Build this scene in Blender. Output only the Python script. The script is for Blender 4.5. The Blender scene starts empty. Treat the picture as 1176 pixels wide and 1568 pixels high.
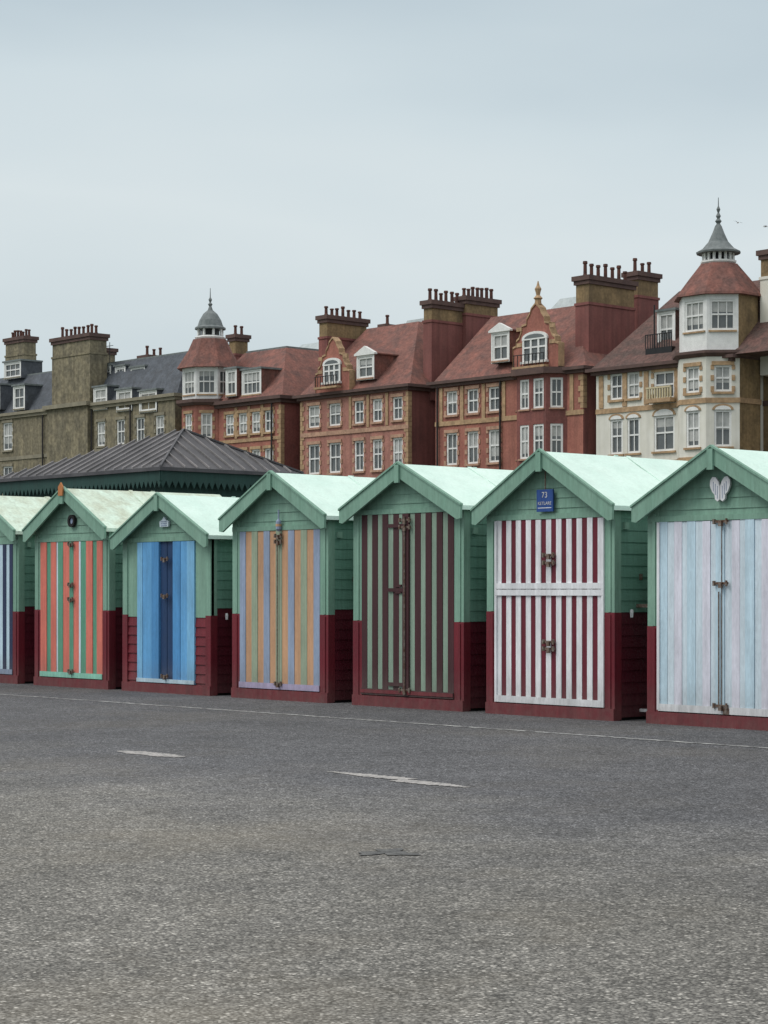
import bpy, math, random
from mathutils import Vector
random.seed(7)
S=math.sin(math.radians(42.02)); C=math.cos(math.radians(42.02))
EYE=1.3; F=3138.0
# ---- survey helpers: bearing -> position along a wall line that runs parallel to the promenade at depth V
def su(px,V=95.0):
    a=(px-588)/F; return V*(a*S-C)/(a*C+S)
def sz(px,py,V=95.0):
    a=(px-588)/F; return EYE+V/(a*C+S)*(906-py)/F

# ------------------------------------------------------------------ materials
MATS={}
def M(name,c1,c2=None,scale=3.0,rough=0.8,bump=0.0,bscale=40.0,st=(1,1,1),lo=0.35,hi=0.65,metal=0.0,spec=0.3,grime=0.25,gcol=(0.05,0.045,0.04),gscale=0.7,fine=0.15,lowdirt=0.0,streak=0.0,chips=None,sscale=(3.0,3.0,0.12)):
    if name in MATS: return MATS[name]
    if c2 is None: c2=tuple(x*0.82 for x in c1)
    m=bpy.data.materials.new(name); m.use_nodes=True
    nt=m.node_tree; N=nt.nodes; L=nt.links
    b=N['Principled BSDF']; b.inputs['Roughness'].default_value=rough; b.inputs['Metallic'].default_value=metal
    b.inputs['Specular IOR Level'].default_value=spec
    tc=N.new('ShaderNodeTexCoord'); mp=N.new('ShaderNodeMapping'); mp.inputs['Scale'].default_value=st
    L.new(tc.outputs['Object'],mp.inputs['Vector'])
    n=N.new('ShaderNodeTexNoise'); n.inputs['Scale'].default_value=scale; n.inputs['Detail'].default_value=6
    L.new(mp.outputs[0],n.inputs['Vector'])
    r=N.new('ShaderNodeMapRange'); r.inputs[1].default_value=lo; r.inputs[2].default_value=hi
    L.new(n.outputs['Fac'],r.inputs[0])
    mx=N.new('ShaderNodeMix'); mx.data_type='RGBA'
    mx.inputs['A'].default_value=(*c1,1); mx.inputs['B'].default_value=(*c2,1)
    L.new(r.outputs[0],mx.inputs['Factor'])
    g=N.new('ShaderNodeTexNoise'); g.inputs['Scale'].default_value=gscale; g.inputs['Detail'].default_value=8; g.inputs['Roughness'].default_value=0.7
    mp2=N.new('ShaderNodeMapping'); mp2.inputs['Scale'].default_value=(2.2,2.2,0.6); mp2.inputs['Location'].default_value=(3.3,7.1,1.7)
    L.new(tc.outputs['Object'],mp2.inputs['Vector']); L.new(mp2.outputs[0],g.inputs['Vector'])
    gr=N.new('ShaderNodeMapRange'); gr.inputs[1].default_value=0.48; gr.inputs[2].default_value=0.75; gr.inputs[4].default_value=grime
    L.new(g.outputs['Fac'],gr.inputs[0])
    mg=N.new('ShaderNodeMix'); mg.data_type='RGBA'; mg.inputs['B'].default_value=(*gcol,1)
    L.new(mx.outputs['Result'],mg.inputs['A']); L.new(gr.outputs[0],mg.inputs['Factor'])
    last=mg.outputs['Result']
    if chips:       # small flakes of lost paint
        cn=N.new('ShaderNodeTexNoise'); cn.inputs['Scale'].default_value=16; cn.inputs['Detail'].default_value=7; cn.inputs['Roughness'].default_value=.75
        mc=N.new('ShaderNodeMapping'); mc.inputs['Scale'].default_value=(1.6,1.6,.55); L.new(tc.outputs['Object'],mc.inputs['Vector']); L.new(mc.outputs[0],cn.inputs['Vector'])
        cr_=N.new('ShaderNodeMapRange'); cr_.inputs[1].default_value=.70; cr_.inputs[2].default_value=.74; cr_.inputs[4].default_value=.75; L.new(cn.outputs['Fac'],cr_.inputs[0])
        mc2=N.new('ShaderNodeMix'); mc2.data_type='RGBA'; mc2.inputs['B'].default_value=(*chips,1)
        L.new(last,mc2.inputs['A']); L.new(cr_.outputs[0],mc2.inputs['Factor']); last=mc2.outputs['Result']
    if lowdirt>0:   # splash dirt close to the ground
        sp=N.new('ShaderNodeSeparateXYZ'); L.new(tc.outputs['Object'],sp.inputs[0])
        ld=N.new('ShaderNodeMapRange'); ld.inputs[1].default_value=0.45; ld.inputs[2].default_value=0.0; ld.inputs[3].default_value=0; ld.inputs[4].default_value=lowdirt
        L.new(sp.outputs['Z'],ld.inputs[0])
        nn=N.new('ShaderNodeTexNoise'); nn.inputs['Scale'].default_value=14; nn.inputs['Detail'].default_value=6; L.new(tc.outputs['Object'],nn.inputs['Vector'])
        mu=N.new('ShaderNodeMath'); mu.operation='MULTIPLY'; L.new(ld.outputs[0],mu.inputs[0]); L.new(nn.outputs['Fac'],mu.inputs[1])
        m2=N.new('ShaderNodeMix'); m2.data_type='RGBA'; m2.inputs['B'].default_value=(.16,.14,.12,1)
        L.new(last,m2.inputs['A']); L.new(mu.outputs[0],m2.inputs['Factor']); last=m2.outputs['Result']
    if streak>0:    # vertical rain streaks
        mp3=N.new('ShaderNodeMapping'); mp3.inputs['Scale'].default_value=sscale; L.new(tc.outputs['Object'],mp3.inputs['Vector'])
        s3=N.new('ShaderNodeTexNoise'); s3.inputs['Scale'].default_value=1.0; s3.inputs['Detail'].default_value=5; L.new(mp3.outputs[0],s3.inputs['Vector'])
        r3=N.new('ShaderNodeMapRange'); r3.inputs[1].default_value=.35; r3.inputs[2].default_value=.7; r3.inputs[3].default_value=1+streak*.4; r3.inputs[4].default_value=1-streak; L.new(s3.outputs['Fac'],r3.inputs[0])
        v3=N.new('ShaderNodeVectorMath'); v3.operation='SCALE'; L.new(last,v3.inputs[0]); L.new(r3.outputs[0],v3.inputs['Scale']); last=v3.outputs[0]
    f=N.new('ShaderNodeTexNoise'); f.inputs['Scale'].default_value=bscale; f.inputs['Detail'].default_value=3
    L.new(mp.outputs[0],f.inputs['Vector'])
    fr=N.new('ShaderNodeMapRange'); fr.inputs[1].default_value=0.3; fr.inputs[2].default_value=0.7; fr.inputs[3].default_value=1-fine; fr.inputs[4].default_value=1+fine
    L.new(f.outputs['Fac'],fr.inputs[0])
    vm=N.new('ShaderNodeVectorMath'); vm.operation='SCALE'
    L.new(last,vm.inputs[0]); L.new(fr.outputs[0],vm.inputs['Scale'])
    L.new(vm.outputs[0],b.inputs['Base Color'])
    if bump>0:
        bp=N.new('ShaderNodeBump'); bp.inputs['Strength'].default_value=bump; bp.inputs['Distance'].default_value=0.01
        L.new(f.outputs['Fac'],bp.inputs['Height']); L.new(bp.outputs[0],b.inputs['Normal'])
    MATS[name]=m; return m

def paint(name,c,c2=None,grime=0.2,rough=0.6,lowdirt=.7,chips='auto'):
    ch=tuple(x*.55+.06 for x in c) if chips=='auto' else chips
    return M(name,c,c2 or tuple(x*0.84 for x in c),scale=5,rough=rough,bump=0.3,bscale=60,st=(1,1,0.25),grime=grime,gscale=2.5,fine=0.07,spec=0.28,lowdirt=lowdirt,streak=.13,chips=ch,sscale=(22,22,.9))
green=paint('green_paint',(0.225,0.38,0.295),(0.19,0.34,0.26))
green_shaded=paint('green_paint_shaded',(0.16,0.32,0.245),(0.135,0.28,0.215))  # darker copy of the hut green, side-wall shade put into the colour
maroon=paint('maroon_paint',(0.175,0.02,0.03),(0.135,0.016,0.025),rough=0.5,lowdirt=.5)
maroon_shaded=paint('maroon_paint_shaded',(0.105,0.012,0.022),(0.078,0.009,0.017),rough=0.5,lowdirt=.35)  # same maroon as the fronts, darkened to paint in the shaded sides
mint=M('mint_roof_felt',(0.69,0.85,0.77),(0.62,0.79,0.71),scale=2.2,rough=0.85,bump=0.35,bscale=35,grime=0.22,gscale=3,fine=0.04,gcol=(0.38,0.44,0.38))
mint_old=M('weathered_roof_felt',(0.65,0.78,0.67),(0.55,0.61,0.49),scale=3,rough=0.85,bump=0.5,bscale=25,grime=0.6,gscale=3,fine=0.1,gcol=(0.34,0.32,0.23))
white=paint('white_paint',(0.80,0.81,0.83),grime=.2)
pmar=paint('stripe_maroon',(0.15,0.02,0.035))
brown=paint('stripe_dark_brown',(0.068,0.026,0.030))
sage=paint('stripe_sage',(0.27,0.37,0.29))
orange=paint('stripe_orange',(0.58,0.34,0.20)); bluegr=paint('stripe_blue_grey',(0.30,0.37,0.50)); olive=paint('stripe_sage_green',(0.33,0.40,0.29))
lil=paint('lilac_paint',(0.46,0.40,0.58))
coral=paint('stripe_coral',(0.72,0.20,0.15)); teal=paint('stripe_green',(0.12,0.34,0.23)); aqua=paint('aqua_paint',(0.3,0.7,0.55))
blue=paint('blue_paint',(0.14,0.40,0.72)); blue2=paint('blue_paint_mid',(0.09,0.30,0.60)); dblue=paint('dark_blue_paint',(0.02,0.055,0.14)); lblue=paint('light_blue_paint',(0.22,0.50,0.76))
navy=paint('stripe_navy',(0.03,0.045,0.10)); pblue=paint('stripe_pale_blue',(0.56,0.73,0.83)); plil=paint('stripe_pale_lilac',(0.75,0.75,0.84)); pwht=paint('pale_grey_white',(0.66,0.77,0.84))
signblue=paint('enamel_blue',(0.03,0.08,0.27),grime=0.0,chips=None)
metal=M('rusty_metal',(0.25,0.21,0.18),(0.13,0.07,0.045),scale=30,rough=0.5,metal=0.4)
dark=M('dark_void',(0.02,0.02,0.02),rough=0.9)
ormat=paint('orange_rust',(0.55,0.22,0.08))

class Thing:
    def __init__(s,name): s.name=name; s.p={}; s.extra=[]
    def add(s,part,mat,vs,fs):
        e=s.p.setdefault(part,[mat,[],[]]); o=len(e[1]); e[1].extend(vs); e[2].extend([tuple(i+o for i in f) for f in fs])
    def box(s,part,mat,x0,x1,y0,y1,z0,z1):
        vs=[(x0,y0,z0),(x1,y0,z0),(x1,y1,z0),(x0,y1,z0),(x0,y0,z1),(x1,y0,z1),(x1,y1,z1),(x0,y1,z1)]
        s.add(part,mat,vs,[(0,3,2,1),(4,5,6,7),(0,1,5,4),(1,2,6,5),(2,3,7,6),(3,0,4,7)])
    def fbox(s,part,mat,fr,s0,s1,n0,n1,z0,z1):
        P=lambda a,n,z:(fr[0]+fr[2]*a+fr[3]*n, fr[1]+fr[3]*a-fr[2]*n, z)
        vs=[P(s0,n1,z0),P(s1,n1,z0),P(s1,n0,z0),P(s0,n0,z0),P(s0,n1,z1),P(s1,n1,z1),P(s1,n0,z1),P(s0,n0,z1)]
        s.add(part,mat,vs,[(0,3,2,1),(4,5,6,7),(0,1,5,4),(1,2,6,5),(2,3,7,6),(3,0,4,7)])
    def prism(s,part,mat,poly,y0,y1):   # poly in (x,z), extruded along y
        n=len(poly); vs=[(x,y0,z) for x,z in poly]+[(x,y1,z) for x,z in poly]
        fs=[tuple(range(n)),tuple(range(2*n-1,n-1,-1))]+[((i+1)%n,i,i+n,(i+1)%n+n) for i in range(n)]
        s.add(part,mat,vs,fs)
    def prismx(s,part,mat,poly,x0,x1):  # poly in (y,z)
        n=len(poly); vs=[(x0,y,z) for y,z in poly]+[(x1,y,z) for y,z in poly]
        fs=[tuple(range(n)),tuple(range(2*n-1,n-1,-1))]+[((i+1)%n,i,i+n,(i+1)%n+n) for i in range(n)]
        s.add(part,mat,vs,fs)
    def lathe(s,part,mat,cx,cy,prof,n=8,ph=0.0):
        vs=[];fs=[]
        for r,z in prof:
            for i in range(n):
                a=ph+2*math.pi*i/n; vs.append((cx+r*math.cos(a),cy+r*math.sin(a),z))
        for k in range(len(prof)-1):
            for i in range(n):
                j=(i+1)%n; fs.append((k*n+i,k*n+j,(k+1)*n+j,(k+1)*n+i))
        fs.append(tuple(range(n-1,-1,-1))); fs.append(tuple(range((len(prof)-1)*n,len(prof)*n)))
        s.add(part,mat,vs,fs)
    def frustum(s,part,mat,a,za,b,zb):
        vs=[(a[0],a[2],za),(a[1],a[2],za),(a[1],a[3],za),(a[0],a[3],za),(b[0],b[2],zb),(b[1],b[2],zb),(b[1],b[3],zb),(b[0],b[3],zb)]
        s.add(part,mat,vs,[(0,3,2,1),(4,5,6,7),(0,1,5,4),(1,2,6,5),(2,3,7,6),(3,0,4,7)])
    def build(s):
        e=bpy.data.objects.new(s.name,None); bpy.context.collection.objects.link(e); e.empty_display_size=0.2
        for k,(m,vs,fs) in s.p.items():
            me=bpy.data.meshes.new(k); me.from_pydata(vs,[],fs); me.materials.append(m); me.validate()
            o=bpy.data.objects.new(k,me); bpy.context.collection.objects.link(o); o.parent=e
        for o in s.extra: o.parent=e
        return e

# ------------------------------------------------------------------ beach huts
Y0=15.53
def latch(T,x,z,w=0.12):
    T.box('latches',metal,x-w/2,x+w/2,Y0-.058,Y0-.05,z-.012,z+.012)
    T.box('latches',metal,x-.015,x+.022,Y0-.085,Y0-.058,z-.045,z+.005)
    T.lathe('latches',metal,x+w/2-.015,Y0-.064,[(.012,z-.028),(.012,z+.028)],6)
    T.box('latches',metal,x-w/2-.01,x-w/2+.012,Y0-.07,Y0-.047,z-.024,z+.024)
def hut(cx,apex,eave,split,dtop,seq,nb,hw=.905,dw=.76,roofm=mint,bar=None,base_h=.12,style=None,rail=False):
    T=Thing('beach_hut'); rh=hw+.075; D=2.4; y1=Y0+D
    rl=lambda x: apex-abs(x)/rh*(apex-eave)
    G=green
    bh=.118; zt=rl(hw)-.035
    for sgn in (-1,1):
        z=0.03
        while z<zt-.001:
            z2=min(z+bh,zt)
            part,m=('side_boards_lower',maroon_shaded) if z<split-.02 else ('side_boards_upper',green_shaded)
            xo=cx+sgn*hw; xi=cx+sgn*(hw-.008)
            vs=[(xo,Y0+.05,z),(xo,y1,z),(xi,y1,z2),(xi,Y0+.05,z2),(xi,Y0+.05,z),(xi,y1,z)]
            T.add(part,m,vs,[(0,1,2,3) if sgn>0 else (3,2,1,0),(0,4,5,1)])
            z=z2
    T.box('corner_trim',G,cx+hw-.03,cx+hw+.012,y1-.06,y1+.01,split,zt)
    T.box('dark_base_gap',dark,cx-hw+.03,cx+hw-.03,Y0+.06,y1-.03,.0,.06)  # near-black block standing for the dark gap under the hut
    T.prism('rear_wall',G,[(cx-hw,.03),(cx+hw,.03),(cx+hw,zt),(cx,apex-.05),(cx-hw,zt)],y1-.02,y1)
    for sgn in (-1,1):
        a,b=sorted((cx+sgn*hw+sgn*.003,cx+sgn*dw))
        if style=='blue':
            for k in range(19):
                z=.03+k*bh; z2=z+bh
                if z>=split-.05: break
                T.add('front_boards_lower',maroon,[(a,Y0-.024,z),(b,Y0-.024,z),(b,Y0-.008,z2),(a,Y0-.008,z2),(a,Y0,z),(b,Y0,z)],[(0,1,2,3),(0,4,5,1)])
            T.box('front_panel',G,a,b,Y0-.018,Y0+.02,z,zt)
            a2,b2=(a,a+.1) if sgn<0 else (b-.1,b)
            T.box('corner_post_upper',G,a2,b2,Y0-.035,Y0+.07,split,zt); T.box('corner_post_lower',maroon,a2-.004,b2+.004,Y0-.037,Y0+.07,.01,split)
        else:
            T.box('corner_post_upper',G,a,b,Y0-.03,Y0+.07,split,zt); T.box('corner_post_lower',maroon,a-.004,b+.004,Y0-.034,Y0+.07,.01,split)
            mid=(a+b)/2
            T.box('post_cover_strip',maroon,mid-.004,mid+.03,Y0-.045,Y0-.036,.02,split-.02)
            T.box('post_cover_strip_upper',G,mid-.004,mid+.03,Y0-.041,Y0-.031,split+.005,zt-.06)
    z=dtop+.0
    while z<apex-.08:
        z2=min(z+.105,apex-.05)
        w1=min(hw,(apex-.03-z)/(apex-eave)*rh); w2=min(hw,(apex-.03-z2)/(apex-eave)*rh)
        T.add('gable_boards',G,[(cx-w1,Y0-.026,z),(cx+w1,Y0-.026,z),(cx+w2,Y0-.016,z2),(cx-w2,Y0-.016,z2),(cx-w1,Y0,z),(cx+w1,Y0,z)],[(0,1,2,3),(0,4,5,1)])
        z=z2
    T.box('door_head',G,cx-hw+.002,cx+hw-.002,Y0-.04,Y0-.01,dtop-.005,dtop+.05)
    T.box('base_plank',maroon,cx-hw-.006,cx+hw+.006,Y0-.05,Y0+.05,.0,base_h)
    T.box('door_backing',dark,cx-dw,cx+dw,Y0-.0,Y0+.02,base_h,dtop)
    db=base_h+.01
    if style=='blue':
        n=0
        for (a,b,m,off) in [(-dw,-.50,lblue,0),(-.50,-.30,blue,.004),(-.30,-.14,blue2,0),(-.14,.0,dblue,.03),(.0,.16,dblue,.035),(.16,.32,blue2,0),(.32,.46,blue,.006),(.46,dw,lblue,0.002)]:
            T.box('door_leaf_%d'%n,m,cx+a+.003,cx+b-.003,Y0-.04+off,Y0-.005+off,db+.0,dtop-.01); n+=1
        T.box('door_frame_bar',pblue,cx-dw,cx+dw,Y0-.05,Y0-.041,db,db+.05)
    else:
        cyc=[seq[i%len(seq)] for i in range(nb)]; W=sum(w for _,w in cyc); x=-dw
        for i,(m,w) in enumerate(cyc):
            bw=w/W*2*dw; off=random.uniform(-.003,.003)+(0.006 if i%2 else 0)
            T.box('door_boards_'+m.name,m,cx+x+.0015,cx+x+bw-.0015,Y0-.035+off,Y0-.004,db+(.0),dtop-.008+random.uniform(-.003,.003))
            x+=bw
        if bar is not None:
            T.box('door_bottom_bar',bar,cx-dw,cx+dw,Y0-.048,Y0-.039,db,db+.07)
    yf=Y0-.14
    for sgn in (-1,1):
        nx,ny=6,16; vs=[];fs=[]
        for i in range(nx+1):
            for j in range(ny+1):
                x=i/nx*(rh+.012); j0=random.uniform(-.008,.008) if 0<i<nx else 0
                vs.append((cx+sgn*x,yf+.005+j/ny*(D+.24),apex-x/rh*(apex-eave)+.012+j0))
        for i in range(nx):
            for j in range(ny):
                q=(i*(ny+1)+j,(i+1)*(ny+1)+j,(i+1)*(ny+1)+j+1,i*(ny+1)+j+1); fs.append(q if sgn>0 else q[::-1])
        T.add('roof_felt',roofm,vs,fs)
        yl=Y0+random.uniform(.9,1.3)
        T.prism('felt_lap',roofm,[(cx,apex+.014),(cx+sgn*rh*.99,eave+.02),(cx+sgn*rh*.99,eave+.026),(cx,apex+.024)],yl,yl+.06)
        T.prism('roof_deck',G,[(cx,apex),(cx+sgn*rh,eave),(cx+sgn*rh,eave-.025),(cx,apex-.025)],yf+.03,y1+.08)
        T.box('roof_edge_felt',roofm,*sorted((cx+sgn*(rh+.0),cx+sgn*(rh+.014))),yf+.005,y1+.1,eave-.035,eave+.012)
        T.prism('barge_board',G,[(cx,apex+.022),(cx+sgn*(rh+.018),eave+.022-.011),(cx+sgn*(rh+.018),eave-.13),(cx+sgn*(rh-.04),eave-.14),(cx,apex-.14)],yf-.03,yf)
        T.prism('barge_cap',G,[(cx,apex+.04),(cx+sgn*(rh+.025),eave+.03),(cx+sgn*(rh+.025),eave+.008),(cx,apex+.018)],yf-.045,yf+.004)
    T.box('barge_block',G,cx-.035,cx+.035,yf-.055,yf-.03,apex-.2,apex+.0)
    T.box('side_fixture',metal,cx+hw,cx+hw+.02,Y0+.35,Y0+.38,1.42,1.48)
    T.box('side_fixture_block',green,cx+hw,cx+hw+.035,Y0+.10,Y0+.16,1.93,2.0)
    if rail:
        T.box('side_rail',metal,cx+hw+.002,cx+hw+.4,Y0+.3,Y0+.34,split+.05,split+.085)
        T.lathe('side_hook',white,cx+hw+.03,Y0+.2,[(.015,split-.05),(.02,split),(.015,split+.03)],6)
        T.box('low_rail',white,cx+hw+.002,cx+hw+.4,Y0+.35,Y0+.38,.08,.11)
    return T
def extra_seq(i):
    return [[(white,1),(bluegr,1)],[(coral,1),(pblue,1)],[(navy,1),(white,1)],[(pblue,1),(plil,1)],[(pmar,1),(white,1)]][i%5]
for i,cx in enumerate([-32.55,-30.3,-28.05]):
    T=hut(cx,2.68,2.14,1.05,2.0,extra_seq(i),12,bar=white); latch(T,cx,1.6); latch(T,cx,.7); T.build()
# navy / white
T=hut(-25.8,2.68,2.14,1.02,1.98,[(navy,1),(pblue,1)],17,bar=bluegr,roofm=mint_old); latch(T,-25.8,1.5); T.build()
# coral
cx=-23.56
T=hut(cx,2.69,2.13,1.05,1.99,[(coral,1.25),(teal,.8),(coral,1.1),(pwht,.35),(teal,1.0)],13,bar=aqua,roofm=mint_old)
for z in (1.95,1.4,1.2,.22): latch(T,cx+.03,z,.12)
for k in range(24):
    a=2*math.pi*k/24; b=2*math.pi*(k+1)/24
    T.prism('porthole_ring',dark,[(cx+.05+.085*math.cos(a),2.26+.085*math.sin(a)),(cx+.05+.085*math.cos(b),2.26+.085*math.sin(b)),(cx+.05+.045*math.cos(b),2.26+.045*math.sin(b)),(cx+.05+.045*math.cos(a),2.26+.045*math.sin(a))],Y0-.07,Y0-.03)
T.prism('porthole_glass',bluegr,[(cx+.05+.046*math.cos(2*math.pi*k/16),2.26+.046*math.sin(2*math.pi*k/16)) for k in range(16)],Y0-.05,Y0-.03)
T.prism('ridge_finial',ormat,[(cx-.05,2.6),(cx+.05,2.6),(cx+.06,2.72),(cx+.01,2.78),(cx-.05,2.72)],Y0-.21,Y0-.19)
T.build()
# blue
cx=-21.38
T=hut(cx,2.53,1.99,1.0,1.95,None,0,hw=.95,dw=.62,style='blue',rail=True)
for z in (1.72,1.25,.22): latch(T,cx+.02,z,.14)
T.prism('name_plaque',pwht,[(cx-.09,2.13),(cx+.09,2.13),(cx+.1,2.2),(cx+.04,2.22),(cx,2.26),(cx-.04,2.22),(cx-.1,2.2)],Y0-.06,Y0-.03)
for k in range(3): T.box('plaque_relief',bluegr,cx-.06,cx+.06,Y0-.066,Y0-.06,2.142+k*.025,2.152+k*.025)
T.build()
# orange/blue stripes
cx=-19.08
T=hut(cx,2.71,2.17,1.03,2.04,[(bluegr,1),(orange,1),(olive,1),(orange,1)],13,bar=lil)
for z in (1.97,1.9,.2): latch(T,cx+.02,z,.13)
T.lathe('locking_bar',metal,cx+.0,Y0-.06,[(.007,.2),(.007,1.95)],6)
T.lathe('hanging_buoy',bluegr,cx+.04,Y0-.07,[(.01,2.02),(.035,2.05),(.035,2.14),(.01,2.17),(.01,2.28)],10)
T.lathe('hanging_buoy_band',orange,cx+.04,Y0-.07,[(.037,2.08),(.037,2.11)],10)
T.build()
# brown/sage
cx=-16.82
T=hut(cx,2.71,2.22,.97,2.18,[(brown,1),(sage,.85)],17,bar=brown)
T.box('door_bottom_stripe',maroon,cx-.76,cx+.76,Y0-.056,Y0-.049,.15,.19)
T.box('center_bar',brown,cx-.05,cx+.05,Y0-.055,Y0-.034,.14,2.17)
T.lathe('locking_bar',metal,cx+.0,Y0-.07,[(.009,.15),(.009,2.14)],6)
for z in (2.1,2.02,.2): latch(T,cx,z,.18)
for z in (1.35,1.28): T.box('door_rail',brown,cx-.18,cx-.08,Y0-.05,Y0-.034,z,z+.03)
for z in (2.02,.24,1.3): T.box('door_ledge',brown,cx-.3,cx-.05,Y0-.052,Y0-.036,z,z+.04)
T.build()
# maroon/white
cx=-14.65
T=hut(cx,2.74,2.15,1.09,2.06,[(white,1),(pmar,.92)],21,bar=white,rail=True)
T.box('door_rail_upper',white,cx-.76,cx+.76,Y0-.052,Y0-.032,1.33,1.39); T.box('door_rail_lower',white,cx-.76,cx+.76,Y0-.052,Y0-.032,1.26,1.322)
T.box('door_edge',white,cx-.775,cx-.745,Y0-.05,Y0-.03,.13,2.05); T.box('door_edge',white,cx+.745,cx+.775,Y0-.05,Y0-.03,.13,2.05)
for z in (1.68,1.6,.78,.71): latch(T,cx+.03,z,.16)
T.box('name_plaque',signblue,cx-.13,cx+.1,Y0-.075,Y0-.055,2.13,2.36)
T.box('plaque_hanger',metal,cx-.02,cx-.01,Y0-.07,Y0-.06,2.36,2.55)
def text(body,x,z,size,mat,y):
    cu=bpy.data.curves.new('plaque_lettering','FONT'); cu.body=body; cu.size=size; cu.align_x='CENTER'; cu.extrude=.001
    cu.materials.append(mat); o=bpy.data.objects.new('plaque_lettering',cu); o.location=(x,y,z); o.rotation_euler=(math.pi/2,0,0)
    bpy.context.collection.objects.link(o); return o
T.extra+= [text('73',cx-.015,2.275,.085,white,Y0-.077),text('KETLARE',cx-.015,2.2,.048,white,Y0-.077)]
T.box('plaque_line',white,cx-.11,cx+.08,Y0-.077,Y0-.075,2.165,2.172)
T.build()
# pale blue
cx=-12.40
T=hut(cx,2.66,2.12,.96,1.99,[(pblue,1),(pwht,.8),(plil,.9),(pwht,.6)],17,bar=white)
T.box('door_edge',white,cx-.775,cx-.745,Y0-.05,Y0-.03,.14,1.98)
T.box('door_seam',metal,cx+.02,cx+.027,Y0-.043,Y0-.03,.2,1.98)
T.lathe('locking_bar',metal,cx+.0,Y0-.055,[(.007,.2),(.007,1.3)],6)
for z in (1.97,1.38,.21): latch(T,cx+.03,z,.17)
T.box('bottom_patch',metal,cx+.05,cx+.12,Y0-.056,Y0-.049,.13,.19)
for sg in (-1,1):
    pts=[(.004,.02),(.03,.0),(.06,.025),(.065,.07),(.095,.10),(.12,.16),(.118,.215),(.09,.25),(.055,.245),(.022,.205),(.004,.15)]
    T.prism('angel_wings',white,[(cx+.03+sg*p[0],2.16+p[1]*.95) for p in pts],Y0-.075,Y0-.05)
    for k in range(3): T.box('wing_feathers',bluegr,cx+.03+sg*(.03+.024*k)-.003,cx+.03+sg*(.03+.024*k)+.003,Y0-.078,Y0-.075,2.19+.035*k,2.31+.02*k)
T.build()
for i,cx in enumerate([-10.15,-7.9,-5.65]):
    T=hut(cx,2.68,2.14,1.05,2.0,extra_seq(i+2),12,bar=white); latch(T,cx,1.6); latch(T,cx,.7); T.build()

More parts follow.
